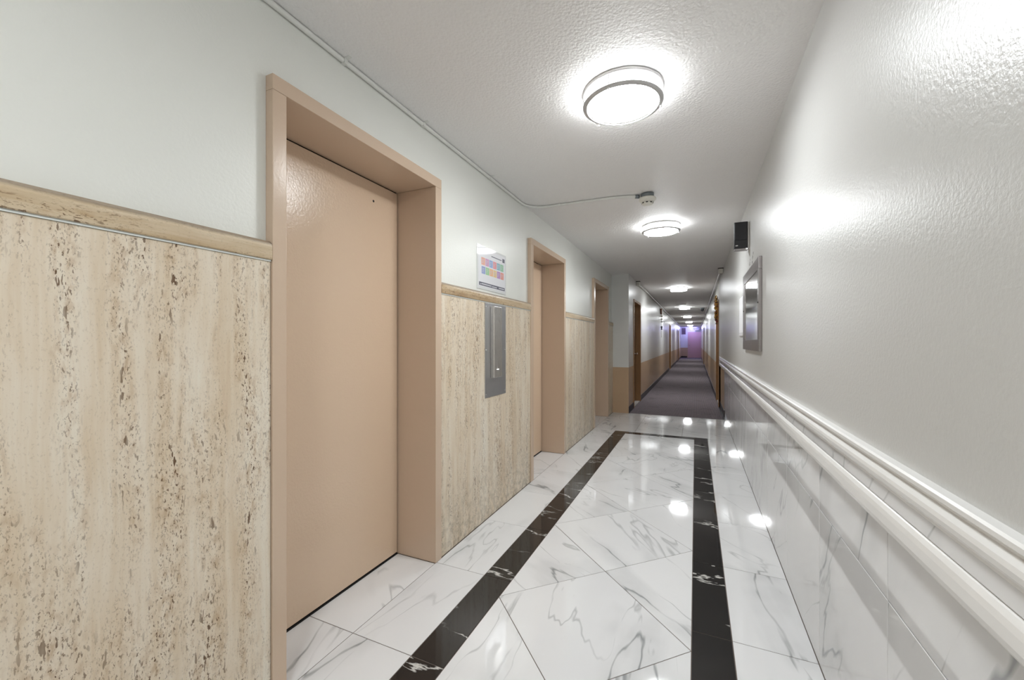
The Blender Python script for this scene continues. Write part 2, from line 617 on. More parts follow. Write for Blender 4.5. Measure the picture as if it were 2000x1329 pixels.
# diagonal field
ca, cb, DT = 0.9074, -1.799, 0.8608
for i in range(-12, 12):
    for j in range(-12, 12):
        s0, s1 = ca + i * DT, ca + (i + 1) * DT       # x + y
        d0, d1 = cb + j * DT, cb + (j + 1) * DT       # x - y
        poly = [((s0 + d0) / 2, (s0 - d0) / 2), ((s1 + d0) / 2, (s1 - d0) / 2), ((s1 + d1) / 2, (s1 - d1) / 2), ((s0 + d1) / 2, (s0 - d1) / 2)]
        if area(poly) < 0:
            poly = poly[::-1]
        for a, b, c in ((-1, 0, -BLi), (1, 0, BRi), (0, -1, -YNi), (0, 1, YBi)):
            poly = clip(poly, a, b, c)
            if len(poly) < 3:
                break
        else:
            tile('marble_tile', poly, M['marble'], floor)
# field beyond the border, up to the carpet
for x0, x1 in ((XG, -0.765), (-0.765, -0.165), (-0.165, XW)):
    for y0, y1 in ((YBo, 6.41), (6.41, 7.02), (7.02, YC)):
        tile('marble_tile', rect(x0, x1, y0, y1), M['marble'], floor)
# lift alcoves
DOORS = [(0.936, 0.989, 1.900, 1.957), (3.352, 3.412, 4.348, 4.402), (5.815, 5.885, 6.828, 6.903)]
for yo0, yi0, yi1, yo1 in DOORS:
    cuts = [yi0] + [y for y in [Y0 + PITCH * k for k in range(0, 10)] if yi0 + 0.05 < y < yi1 - 0.05] + [yi1]
    for y0, y1 in zip(cuts, cuts[1:]):
        tile('marble_tile', rect(-1.592, XG, y0, y1), M['marble'], floor)

# ------------------------------------------------------------------ ceiling
struct(bobj('ceiling', (-1.8, 0.8, YB - 0.1, YE + 0.1, CEIL, CEIL + 0.12), M['ceil']), 'stippled off-white ceiling running down the whole corridor', 'ceiling')

# ------------------------------------------------------------------ left wall with travertine wainscot
FT = 2.168        # top of lift frames
bm = bmesh.new()
edges = [YB - 0.1] + [e for d in DOORS for e in (d[0], d[3])] + [YC - 0.02]
for a, b in zip(edges[0::2], edges[1::2]):
    box(bm, -1.80, XL, a, b, -0.12, CEIL)
for d in DOORS:
    box(bm, -1.80, XL, d[0], d[3], FT, CEIL)
wl = struct(obj('wall_left', bm, M['wall']), 'pale green-white painted wall above travertine wainscot, pierced by three lift doorways', 'wall')
segs = [(YB, DOORS[0][0] - 0.001), (DOORS[0][3] + 0.001, DOORS[1][0] - 0.001), (DOORS[1][3] + 0.001, DOORS[2][0] - 0.001), (DOORS[2][3] + 0.001, YC - 0.021)]
for a, b in segs:
    bm = bmesh.new()
    box(bm, XL + 0.0005, XT, a, b, 0.002, 1.517, bev=0.0015)
    obj('travertine_panel', bm, M['trav'], wl, ((XL + XT) / 2, (a + b) / 2, 0.76))
    bm = bmesh.new()
    extrude_y(bm, [(XL + 0.0005, 1.523), (XT + 0.007, 1.523), (XT + 0.009, 1.526), (XT + 0.009, 1.566), (XT + 0.005, 1.578), (XT - 0.004, 1.587), (XL + 0.0005, 1.588)], a, b)
    obj('cap_molding', bm, M['cap'], wl, (XL, (a + b) / 2, 1.55))
    bm = bmesh.new()
    box(bm, XL + 0.0005, XT + 0.0035, a + 0.001, b - 0.001, 1.5172, 1.5228)
    obj('caulk_bead', bm, M['caulk'], wl, (XL, (a + b) / 2, 1.52))

# ------------------------------------------------------------------ lift doors
XD = -1.592
info = ['nearest tan lift door in a deep enamelled frame, small lock hole near its top',
        'second tan lift door, between the steel call plate and the far travertine panel',
        'farthest tan lift doorway, beside the corner where the carpet begins']
for k, (yo0, yi0, yi1, yo1) in enumerate(DOORS):
    yc = (yi0 + yi1) / 2
    d = empty('door_%d' % (k + 1), (XD, yc, 0))
    struct(d, info[k], 'door')
    HB = 2.114

    def dp(name, dims, mat, bev=0.0):
        return bobj(name, local(d, dims), mat, d, bev)
    dp('jamb', (XD - 0.008, XF, yo0 + 0.0005, yi0, 0.0015, HB - 0.0004), M['frame'], 0.002)
    dp('jamb', (XD - 0.008, XF, yi1, yo1 - 0.0005, 0.0015, HB - 0.0004), M['frame'], 0.002)
    dp('frame_head', (XD - 0.008, XF, yo0 + 0.0005, yo1 - 0.0005, HB + 0.0004, FT - 0.0005), M['frame'], 0.002)
    bm = bmesh.new()
    box(bm, *local(d, (XD - 0.045, XD - 0.0, yi0 + 0.005, yi1 - 0.006, 0.012, HB - 0.007)), bev=0.002)
    dpn = obj('door_panel', bm, M['panel'], d)
    dp('shaft_backing', (XD - 0.20, XD - 0.06, yo0, yo1, 0.0, FT), M['dark'])
    dp('sill', (XD - 0.055, XD - 0.001, yi0 + 0.001, yi1 - 0.001, -0.0014, 0.004), M['dark'])
    if k == 0:
        bm = bmesh.new()
        lathe(bm, [(0.0, 0.0004), (0.0055, 0.0004), (0.0062, 0.0008), (0.0066, 0.0), (0.0066, -0.004)], 20, (0.0, 0.0, 0.0), 'X')
        h = obj('lock_hole', bm, M['dark'], dpn)
        h.location = (0.0, 1.7024 - yc, 2.0056)
        h['label'] = 'tiny dark lock hole'

# ------------------------------------------------------------------ right wall: paint over marble tile
bm = bmesh.new()
box(bm, XR, 0.62, YB - 0.1, 8.705, 0.80, CEIL)
box(bm, XW + 0.012, 0.62, YB - 0.1, 7.56, -0.12, 0.80)
wr = struct(obj('wall_right', bm, M['wall_r']), 'glossy grey-white painted wall above a marble tiled dado and white rail', 'wall')
bm = bmesh.new()
box(bm, XW + 0.0035, XW + 0.012, YB, 7.559, 0.0, 0.7995)
obj('grout_bed', bm, M['grout'], wr)
wy = sorted([y for y in [Y0 + PITCH * k for k in range(-9, 11)] if YB + 0.05 < y < 7.4] + [YB, 7.558])
for y0, y1 in zip(wy, wy[1:]):
    tile('marble_tile', rect(y0, y1, 0.001, 0.600), M['marble_w'], wr, top=XW, th=0.003, plane='X')
    tile('marble_tile', rect(y0, y1, 0.600, 0.799), M['marble_w'], wr, top=XW, th=0.003, plane='X')
bm = bmesh.new()
extrude_y(bm, [(XR, 0.975), (0.391, 0.975), (0.387, 0.971), (0.387, 0.963), (0.391, 0.959), (0.396, 0.956), (0.397, 0.951), (0.393, 0.946),
               (0.388, 0.940), (0.386, 0.932), (0.388, 0.922), (0.394, 0.914), (0.399, 0.910), (0.400, 0.903), (XR, 0.903)], YB, 8.24)
struct(obj('trim_1', bm, M['trimw'], None, (XR, 2.0, 0.94)), 'upper white moulded chair rail along the right wall', 'trim')
wy2 = [y for y in [YB, -3.2, -2.0, -0.8, 0.4, 1.61, 2.83, 4.05, 5.27, 6.49, 7.71, 8.24]]
for y0, y1 in zip(wy2, wy2[1:]):
    tile('border_tile', rect(y0, y1, 0.8645, 0.9027), M['marble_w'], wr, top=0.403, th=0.0068, plane='X')
bm = bmesh.new()
extrude_y(bm, [(XR + 0.02, 0.800), (0.4075, 0.800), (0.402, 0.803), (0.3965, 0.811), (0.394, 0.822), (0.394, 0.842), (0.3965, 0.853), (0.402, 0.861), (0.407, 0.8642), (XR, 0.8642), (XR, 0.8002), (XR + 0.02, 0.8002)], YB, 8.24)
struct(obj('trim_2', bm, M['trimw'], None, (XR, 2.0, 0.83)), 'lower rounded white rail directly above the marble wall tiles', 'trim')

# ------------------------------------------------------------------ corridor walls
KDL = [(7.90, 8.94), (19.3, 20.35), (29.2, 30.25)]
KDR = [(8.71, 9.75), (23.6, 24.65)]
KH = 2.055


def kwall(name, x_face, x_back, spans, y0, y1, lab):
    bm = bmesh.new()
    ed = [y0] + [e for s in spans for e in s] + [y1]
    xa, xb = min(x_face, x_back), max(x_face, x_back)
    for a, b in zip(ed[0::2], ed[1::2]):
        box(bm, xa, xb, a, b, -0.004, CEIL)
    for a, b in spans:
        box(bm, xa, xb, a, b, KH, CEIL)
    return struct(obj(name, bm, M['corr']), lab, 'wall')


wcl = kwall('wall_corridor_left', KL, -1.42, KDL, YC - 0.02, YE, 'two-tone painted corridor wall, pale above tan, on the left of the carpet')
# the return face of the corner carries the same two paints; it is the end of this wall
bm = bmesh.new()
box(bm, XW + 0.0, 0.62, 7.56, 8.70, -0.004, 0.7995)
wcr2 = struct(obj('wall_corridor_right_low', bm, M['corr']), 'short tan painted wall strip between the marble tiles and the first right door', 'wall')
wcr = kwall('wall_corridor_right', KR, 0.74, KDR, 8.71, YE, 'two-tone painted corridor wall, pale above tan, on the right of the carpet')
we = struct(bobj('wall_end', (-1.3, 0.65, YE, YE + 0.1, -0.004, CEIL), M['corr']), 'far end wall washed in violet light behind the mauve door', 'wall')
struct(bobj('wall_back', (-1.5, 0.5, YB - 0.1, YB, 0, CEIL), M['wall']), 'plain painted wall behind the viewpoint', 'wall')

# baseboards
bm = bmesh.new()
ed = [YC - 0.018] + [e for s in KDL for e in s] + [YE]
for a, b in zip(ed[0::2], ed[1::2]):
    box(bm, KL + 0.0003, KL + 0.009, a, b, 0.0, 0.115, bev=0.002)
struct(obj('baseboard_left', bm, M['base']), 'black vinyl baseboard on the left of the carpet', 'baseboard')
bm = bmesh.new()
ed = [9.751] + [e for s in KDR[1:] for e in s] + [YE]
for a, b in zip(ed[0::2], ed[1::2]):
    box(bm, KR - 0.009, KR - 0.0003, a, b, 0.0, 0.115, bev=0.002)
box(bm, XW - 0.009, XW - 0.0003, 7.565, 8.705, 0.0, 0.115, bev=0.002)
struct(obj('baseboard_right', bm, M['base']), 'black vinyl baseboard on the right of the carpet', 'baseboard')

# apartment doors
labs = {('L', 0): 'brown apartment door in tan frame, first on the left beyond the corner',
        ('L', 1): 'second brown apartment door on the left, halfway down the corridor',
        ('L', 2): 'third brown apartment door on the left, near the end wall',
        ('R', 0): 'brown apartment door on the right, dressed with a tinsel garland',
        ('R', 1): 'brown apartment door on the right, far down near the end wall'}
n = 4
for side, spans, xf in (('L', KDL, KL), ('R', KDR, KR)):
    sg = -1 if side == 'L' else 1
    for k, (a, b) in enumerate(spans):
        d = empty('door_%d' % n, (xf, (a + b) / 2, 0))
        struct(d, labs[(side, k)], 'door')
        n += 1

        def kp(name, dx0, dx1, y0, y1, z0, z1, mat, bev=0.002):
            xa, xb = sorted((sg * dx0, sg * dx1))
            return bobj(name, (xa, xb, y0 - d.location.y, y1 - d.location.y, z0, z1), mat, d, bev)
        kp('jamb', -0.014, 0.16, a + 0.0006, a + 0.045, 0.002, KH - 0.0455, M['frame_b'])
        kp('jamb', -0.014, 0.16, b - 0.045, b - 0.0006, 0.002, KH - 0.0455, M['frame_b'])
        kp('frame_head', -0.014, 0.16, a + 0.0006, b - 0.0006, KH - 0.045, KH - 0.0006, M['frame_b'])
        kp('door_stop', 0.055, 0.10, a + 0.0455, a + 0.058, 0.002, KH - 0.046, M['frame_b'])
        kp('door_stop', 0.055, 0.10, b - 0.058, b - 0.0455, 0.002, KH - 0.046, M['frame_b'])
        leaf = kp('door_leaf', 0.102, 0.145, a + 0.048, b - 0.048, 0.012, KH - 0.049, M['door_b'])
        kp('threshold', 0.003, 0.16, a + 0.0455, b - 0.0455, -0.005, 0.0115, M['marble'])
        bm = bmesh.new()
        lathe(bm, [(0, 0.0), (0.028, 0.0), (0.028, 0.006), (0.010, 0.010), (0.010, 0.030), (0.024, 0.042), (0.027, 0.052), (0.020, 0.062), (0, 0.065)], 24, (0, 0, 0), 'X')
        kb = obj('knob', bm, M['chrome'], leaf)
        kb.scale.x = -sg
        kb.location = (-sg * 0.0215, (b - a) / 2 - 0.12, -0.01)

# end door, vent, EXIT sign, floor register
d = empty('door_end', (-0.14, YE, 0))
d.name = 'door_9'
struct(d, 'mauve door in the far end wall under the exit sign', 'door')


def ep(name, x0, x1, z0, z1, dy, mat, dy0=0.0005, bev=0.003):
    return bobj(name, (x0 - d.location.x, x1 - d.location.x, -dy, -dy0, z0, z1), mat, d, bev)


DX0, DX1 = -0.56, 0.40
ep('jamb', DX0, DX0 + 0.05, 0.012, 2.0, 0.03, M['mauve'])
ep('jamb', DX1 - 0.05, DX1, 0.012, 2.0, 0.03, M['mauve'])
ep('frame_head', DX0, DX1, 2.001, 2.05, 0.03, M['mauve'])
lf = ep('door_leaf', DX0 + 0.053, DX1 - 0.053, 0.016, 1.998, 0.012, M['mauve'])
bm = bmesh.new()
lathe(bm, [(0, 0.0), (0.03, 0.0), (0.03, -0.008), (0.012, -0.012), (0.012, -0.035), (0.030, -0.05), (0.032, -0.06), (0.0, -0.07)], 20, (0, 0, 0), 'Y')
kb = obj('knob', bm, M['chrome'], lf)
kb.location = (-0.36, -0.006, -0.02)

v = empty('wall_vent', (-0.86, YE, 2.12))
tag(v, 'grey slatted vent high on the far end wall, left of the mauve door', 'vent')
bm = bmesh.new()
for a in ((-0.15, 0.15, 0.23, 0.26), (-0.15, 0.15, -0.26, -0.23), (-0.15, -0.12, -0.23, 0.23), (0.12, 0.15, -0.23, 0.23)):
    box(bm, a[0], a[1], -0.02, -0.0005, a[2], a[3])
obj('frame', bm, M['slat'], v)
bobj('backing', (-0.12, 0.12, -0.004, -0.0006, -0.23, 0.23), M['dark'], v)
sl = None
for i in range(10):
    if sl is None:
        bm = bmesh.new()
        box(bm, -0.12, 0.12, -0.006, 0.006, -0.013, 0.013)
        sl = obj('slat', bm, M['slat'], v)
        sl.rotation_euler.x = R(-35)
        s = sl
    else:
        s = sl.copy()
        C.objects.link(s)
    s.location = (0, -0.0135, -0.205 + i * 0.0455)

e = empty('exit_sign', (0.06, YE - 0.25, CEIL - 0.0005))
tag(e, 'small hanging EXIT sign with dark letters in front of the mauve door', 'sign')
bobj('mount', (-0.05, 0.05, -0.03, 0.03, -0.025, 0), M['plast'], e, 0.003)
bobj('housing', (-0.19, 0.19, -0.025, 0.025, -0.235, -0.026), M['plast'], e, 0.006)
cu = bpy.data.curves.new('exit_letters', 'FONT')
cu.body = 'EXIT'
cu.size = 0.19
cu.align_x = 'CENTER'
cu.align_y = 'CENTER'
cu.extrude = 0.002
cu.offset = 0.004
to = bpy.data.objects.new('tmp', cu)
C.objects.link(to)
bpy.context.view_layer.update()
me = bpy.data.meshes.new_from_object(to)
bpy.data.objects.remove(to)
me.materials.clear()
me.materials.append(M['navy'])
me.materials[0] = M['ink']
lt = bpy.data.objects.new('letters', me)
C.objects.link(lt)
lt.parent = e
lt.location = (0, -0.0275, -0.13)
lt.rotation_euler.x = R(90)

g = empty('floor_register', (-0.83, YE - 0.001, 0.0))
tag(g, 'black louvred register low on the far end wall beside the mauve door', 'register')
bobj('frame', (-0.22, 0.22, -0.03, 0, 0.01, 0.02), M['blk'], g)
bobj('frame', (-0.22, 0.22, -0.03, 0, 0.115, 0.125), M['blk'], g)
bobj('backing', (-0.22, 0.22, -0.008, 0, 0.0205, 0.1145), M['blk'], g)
for i in range(4):
    bobj('slat', (-0.215, 0.215, -0.026, -0.009, 0.03 + i * 0.022, 0.036 + i * 0.022), M['blk'], g)
sw = empty('wall_switch', (-1.0, YE - 0.0005, 1.35))
tag(sw, 'small pale switch plate on the far end wall beneath the vent', 'switch')
bobj('plate', (-0.04, 0.04, -0.008, 0, -0.06, 0.06), M['plast'], sw, 0.002)
bobj('toggle', (-0.008, 0.008, -0.02, -0.0085, -0.014, 0.014), M['plast'], sw, 0.001)

# ------------------------------------------------------------------ carpet
bm = bmesh.new()
box(bm, KL + 0.0095, KR - 0.0095, YC, YE - 0.032, -0.0058, 0.004, bev=0.002)
cp = tag(obj('carpet', bm, M['carpet']), 'long dark grey ribbed carpet filling the corridor beyond the marble floor', 'carpet')
bm = bmesh.new()
box(bm, KR - 0.0094, 0.4335, YC, 8.70, -0.0058, 0.0035)
obj('edge_strip', bm, M['base'], cp)

# ------------------------------------------------------------------ ceiling lights


def make_light(mat, r=0.185):
    t = empty('ceiling_light', (0, 0, 0))
    bm = bmesh.new()
    lathe(bm, [(0, 0), (r + 0.001, 0), (r + 0.001, -0.012), (r - 0.004, -0.0155), (r - 0.018, -0.0155), (r - 0.0195, -0.012), (0, -0.012)], 72)
    obj('pan', bm, M['nickel'], t)
    bm = bmesh.new()
    rr = r - 0.021
    lathe(bm, [(rr, -0.0125), (rr, -0.056), (rr - 0.003, -0.0605), (rr * 0.93, -0.0635), (rr * 0.8, -0.068), (rr * 0.6, -0.072), (rr * 0.3, -0.0752), (0, -0.076)], 64)
    df = obj('diffuser', bm, mat[0], t)
    df.data.materials.append(mat[1])
    for f in df.data.polygons:
        if abs(f.normal.z) < 0.5:
            f.material_index = 1
    for z in (-0.066,):
        bm = bmesh.new()
        lathe(bm, [(r - 0.019, z - 0.004), (r - 0.017, z - 0.0055), (r - 0.001, z + 0.002), (r + 0.0005, z + 0.0045), (r - 0.001, z + 0.006), (r - 0.003, z + 0.006), (r - 0.0185, z - 0.001), (r - 0.019, z - 0.004)], 72)
        obj('ring', bm, M['nickel'], t)
    for a in (260, 20, 140):
        ca_, sa_ = math.cos(R(a)), math.sin(R(a))
        bm = bmesh.new()
        tube(bm, [((r - 0.006) * ca_, (r - 0.006) * sa_, -0.0645 + 0.0098 * q) for q in range(6)], 0.0026, 8)
        po = obj('post', bm, M['nickel'], t)
        bm = bmesh.new()
        lathe(bm, [(0, -0.080), (0.004, -0.079), (0.0055, -0.0755), (0.0045, -0.072), (0, -0.0717)], 14, ((r - 0.006) * ca_, (r - 0.006) * sa_, 0))
        obj('finial', bm, M['nickel'], po)
    return t


def copy_tree(o, parent=None):
    c = o.copy()
    C.objects.link(c)
    c.parent = parent
    for k in list(o.children):
        copy_tree(k, c)
    return c


near = make_light(M['lamp'])
far = make_light(M['lamp_far'])
spots = [(-0.318, 1.985, 'large round ceiling light nearest the camera, glowing white with two metal rings', 0),
         (-0.322, 4.42, 'round ceiling light just beyond the smoke detector, with two metal rings', 0),
         (-0.335, 9.62, 'first round ceiling light above the carpet', 1),
         (-0.34, 15.0, 'second round ceiling light above the carpet, level with the black camera', 1),
         (-0.34, 20.3, 'third round ceiling light above the carpet', 1),
         (-0.34, 25.7, 'fourth round ceiling light above the carpet', 1),
         (-0.34, 31.0, 'last round ceiling light above the carpet, nearest the end wall', 1),
         (-0.32, -0.45, 'added unseen round ceiling light above the viewpoint, brightening the near walls', 0),  # added lamp, out of view, to brighten the near walls
         (-0.32, -2.88, 'added unseen round ceiling light behind the viewpoint, brightening the near walls', 0)]  # second added lamp, unseen, also there for light on the near walls
used = {0: False, 1: False}
for x, y, lab, kd in spots:
    src = (near, far)[kd]
    o = src if not used[kd] else copy_tree(src)
    used[kd] = True
    o.location = (x, y, CEIL - 0.0004)
    tag(o, lab, 'light', 'round ceiling lights')

# violet lamp at the end of the corridor
t = empty('violet_lamp', (-0.30, YE - 0.60, CEIL - 0.0005))
tag(t, 'small violet glowing lamp on the ceiling in front of the end wall', 'lamp')
bm = bmesh.new()
lathe(bm, [(0, 0), (0.06, 0), (0.06, -0.02), (0, -0.022)], 24)
obj('base', bm, M['plast'], t)
bm = bmesh.new()
lathe(bm, [(0.045, -0.0225), (0.055, -0.05), (0.045, -0.085), (0.02, -0.10), (0, -0.102)], 24)
obj('globe', bm, M['violet'], t)

# flat cover plate seen before the second corridor light
t = tag(empty('ceiling_cover_plate', (-0.42, 13.9, CEIL - 0.0005)), 'flat white round cover plate on the ceiling above the carpet', 'plate')
bm = bmesh.new()
lathe(bm, [(0, 0), (0.15, 0), (0.155, -0.008), (0.14, -0.018), (0, -0.02)], 40)
obj('disc', bm, M['trimw'], t)
bm = bmesh.new()
lathe(bm, [(0, -0.0205), (0.006, -0.0205), (0.005, -0.024), (0, -0.0245)], 12)
obj('screw', bm, M['chrome'], t)

# ------------------------------------------------------------------ smoke detector and conduits
t = tag(empty('smoke_detector', (-0.352, 3.43, CEIL - 0.0005)), 'off-white smoke detector hanging from a grey ceiling box', 'smoke detector')
bm = bmesh.new()
lathe(bm, [(0, 0), (0.050, 0), (0.050, -0.034), (0, -0.034)], 32)
obj('junction_box', bm, M['gbox'], t)
bm = bmesh.new()
lathe(bm, [(0, -0.0345), (0.062, -0.0345), (0.066, -0.040), (0.066, -0.052), (0.058, -0.060), (0.050, -0.063), (0.050, -0.068), (0, -0.068)], 40)
obj('base', bm, M['plast'], t)
bm = bmesh.new()
lathe(bm, [(0, -0.0685), (0.044, -0.0685), (0.042, -0.084), (0.032, -0.092), (0.018, -0.094), (0, -0.094)], 32)
hd = obj('sensing_head', bm, M['plast'], t)
for a in range(0, 360, 45):
    bm = bmesh.new()
    box(bm, -0.008, 0.008, -0.0015, 0.0015, -0.004, 0.004)
    s = obj('vent_slot', bm, M['dark'], hd)
    s.location = (0.0425 * math.cos(R(a + 90)), 0.0425 * math.sin(R(a + 90)), -0.077)
    s.rotation_euler.z = R(a)

rc = 0.0105
xc, zc = XL + rc + 0.0006, CEIL - rc - 0.0006
cd = empty('conduit', (xc, 3.2, zc))
tag(cd, 'painted conduit in the corner above the lift doors, bending across to the smoke detector', 'conduit')
pts = [(xc, YB + 0.002, zc), (xc, 0, zc), (xc, 3.19, zc)]
for q in range(1, 8):
    a = R(90 * q / 8)
    pts.append((xc + 0.17 * (1 - math.cos(a)), 3.19 + 0.17 * math.sin(a), zc))
pts += [(-1.17, 3.362, zc), (-0.9, 3.366, zc), (-0.62, 3.376, zc), (-0.5, 3.395, zc - 0.002), (-0.43, 3.42, zc - 0.005), (-0.403, 3.43, zc - 0.006)]
bm = bmesh.new()
tube(bm, [(p[0] - cd.location.x, p[1] - cd.location.y, p[2] - cd.location.z) for p in pts], rc, 12)
obj('pipe', bm, M['cond'], cd)
for (x, y) in ((xc, -0.6), (xc, 1.272), (xc, 1.817), (xc, 2.6), (-1.067, 3.363)):
    bm = bmesh.new()
    if x == xc:
        box(bm, x - 0.0108, x + 0.0125, y - 0.009, y + 0.009, zc - 0.0125, zc + 0.0108, bev=0.002)
        box(bm, x + 0.012, x + 0.034, y - 0.008, y + 0.008, zc + 0.0085, zc + 0.0108)
    else:
        box(bm, x - 0.008, x + 0.008, y - 0.0125, y + 0.0125, zc - 0.0125, zc + 0.0108, bev=0.002)
        box(bm, x - 0.008, x + 0.008, y + 0.012, y + 0.032, zc + 0.0085, zc + 0.0108)
    obj('strap', bm, M['cond'], cd, None).location = (-cd.location.x, -cd.location.y, -cd.location.z)
bm = bmesh.new()
tube(bm, [(-0.445, 3.413, zc - 0.005), (-0.415, 3.425, zc - 0.006)], 0.0145, 12)
obj('connector', bm, M['gbox'], cd).location = (-cd.location.x, -cd.location.y, -cd.location.z)


def corridor_conduit(x, yb, y1, sgn, lab, lab2, grp):
    c = tag(empty('junction_box', (x, yb, CEIL - 0.0005)), lab2, 'junction box')
    bobj('box_body', (-0.034, 0.034, -0.035, 0.035, -0.085, -0.012), M['plast'], c, 0.004)
    bobj('box_gasket', (-0.038, 0.038, -0.04, 0.04, -0.0115, 0), M['dark'], c)
    bobj('cover_screw', (-0.003, 0.003, -0.0385, -0.0352, -0.05, -0.044), M['chrome'], c)
    bm = bmesh.new()
    zz = CEIL - 0.052
    tube(bm, [(x, yb + 0.036, zz), (x, yb + 0.3, zz + 0.006), (x, yb + 0.7, CEIL - 0.034), (x, y1, CEIL - 0.034)], 0.013, 8)
    o = obj('corridor_conduit', bm, M['cond'])
    tag(o, lab, 'conduit')


corridor_conduit(KL + 0.036, 8.30, 34.5, 1, 'white conduit running along the top of the left corridor wall', 'small cream junction box high on the left corridor wall', None)
corridor_conduit(XR - 0.040, 7.36, 34.5, -1, 'white conduit running along the top of the right corridor wall', 'small cream junction box high on the right wall where the carpet begins', None)

# security camera far down the corridor
t = tag(empty('security_camera', (0.22, 15.6, CEIL - 0.0005)), 'small dark dome security camera on the ceiling beside the second corridor light', 'camera')
bm = bmesh.new()
lathe(bm, [(0, 0), (0.075, 0), (0.075, -0.03), (0.06, -0.04), (0, -0.04)], 28)
obj('base', bm, M['gbox'], t)
bm = bmesh.new()
lathe(bm, [(0.056, -0.0405), (0.060, -0.07), (0.048, -0.10), (0.025, -0.118), (0, -0.122)], 28)
obj('dome', bm, M['blk'], t)
bm = bmesh.new()
tube(bm, [(-0.15, 15.05, CEIL - 0.009), (0.0, 15.3, CEIL - 0.009), (0.148, 15.57, CEIL - 0.009)], 0.008, 8)
tag(obj('cable', bm, M['cond']), 'thin white cable across the ceiling to the dome camera', 'cable')

# ------------------------------------------------------------------ notice in clear holder
HX = XL + 0.0006
t = tag(empty('notice_holder', (HX, 2.66, 1.61)), 'clear acrylic holder with a notice of coloured squares above the steel call plate', 'notice')
bobj('holder_plate', (0, 0.0030, -0.232, 0.232, 0.0, 0.305), M['acryl'], t, 0.0006)
t2 = t
bobj('paper', (0.0031, 0.0036, -0.213, 0.213, 0.018, 0.29), M['lpaper'], t)
y0, y1 = -0.19, 0.205
cols = [[(236, 150, 120), (205, 130, 180), (110, 150, 215), (235, 110, 120), (95, 165, 185), (110, 185, 130)],
        [(120, 140, 205), (130, 200, 120), (240, 165, 100), (235, 190, 105), (170, 100, 180), (235, 120, 95)]]
mats = {}
for r in range(2):
    for c in range(6):
        k = cols[r][c]
        mt = laminated('glare_paled_print', srgb(*[int(v * 0.7 + 225 * 0.3) for v in k]))  # squares mixed towards pale grey: glare painted into their colour
        ya = -0.172 + c * 0.060 + (0.004 if r else 0)
        za = 0.172 - r * 0.062
        bobj('coloured_square', (0.0036, 0.0040, ya, ya + 0.054, za, za + 0.052), mt, t)
        for q in range(3):
            bobj('print_line', (0.0040, 0.0043, ya + 0.008, ya + 0.040 - q * 0.006, za + 0.034 - q * 0.011, za + 0.038 - q * 0.011), M['lltxt'], t)
bobj('footer_bar', (0.0036, 0.0040, -0.205, 0.207, 0.026, 0.050), M['lnavy'], t)
for a, b, z in ((-0.19, -0.178, 0.036), (-0.17, -0.02, 0.038), (-0.01, 0.07, 0.036), (0.10, 0.195, 0.038)):
    bobj('footer_print', (0.0040, 0.0043, a, b, z - 0.004, z + 0.004), M['lltxt'], t)
bobj('corner_mark', (0.0036, 0.0040, 0.165, 0.205, 0.243, 0.272), M['lnavy'], t)
bobj('title_print', (0.0036, 0.0040, -0.02, 0.15, 0.252, 0.258), M['lnavy'], t)
# ------------------------------------------------------------------ call plate
PX = XT + 0.0005
t = tag(empty('call_plate', (PX, 2.662, 0.85)), 'tall stainless steel lift call plate screwed to the travertine between the first two lifts', 'call station')
bobj('plate', (0, 0.0035, -0.168, 0.168, 0, 0.664), M['steel_d'], t, 0.001)
bm = bmesh.new()
y0, y1, z0, z1, dx = -0.087, 0.042, 0.136, 0.647, 0.0335
box(bm, 0.0036, dx, y0, y1, z0, z1, bev=0.004)
hb = obj('housing', bm, M['steel'], t)
bm = bmesh.new()
lathe(bm, [(0, dx + 0.0002), (0.009, dx + 0.0002), (0.009, dx + 0.003), (0.0065, dx + 0.003), (0.006, dx + 0.007), (0, dx + 0.008)], 6, (0, -0.019, 0.192), 'X', False)
kbn = obj('call_button', bm, M['chrome'], hb)
kbn['label'] = 'small chrome call button'
for y in (-0.152, 0.152):
    for z in (0.024, 0.335, 0.640):
        bm = bmesh.new()
        lathe(bm, [(0, 0.0068), (0.003, 0.0064), (0.0048, 0.0036)][::-1], 14, (0, y, z), 'X')
        obj('screw', bm, M['chrome'], t)

# ------------------------------------------------------------------ right wall fittings
t = tag(empty('wall_speaker', (XR - 0.0005, 3.93, 2.02)), 'small black box speaker mounted high on the right wall above the mirror', 'speaker')
bobj('bracket', (-0.008, 0, 0.004, 0.062, 0.01, 0.235), M['trimw'], t, 0.002)
bm = bmesh.new()
box(bm, -0.110, -0.0085, 0.0, 0.065, 0.014, 0.238, bev=0.004)
cs = obj('cabinet', bm, M['blk'], t)
bobj('grille', (-0.104, -0.0145, -0.005, -0.0002, 0.085, 0.232), M['blk'], cs, 0.002)
bobj('badge', (-0.100, -0.082, -0.0025, -0.0002, 0.034, 0.042), M['chrome'], cs, 0.0005)
bobj('base_ledge', (-0.108, -0.009, 0.002, 0.064, 0.0, 0.0138), M['steel_f'], t, 0.002)
bobj('base_clip', (-0.024, -0.0085, -0.006, 0.0018, 0.0, 0.014), M['chrome'], t, 0.001)

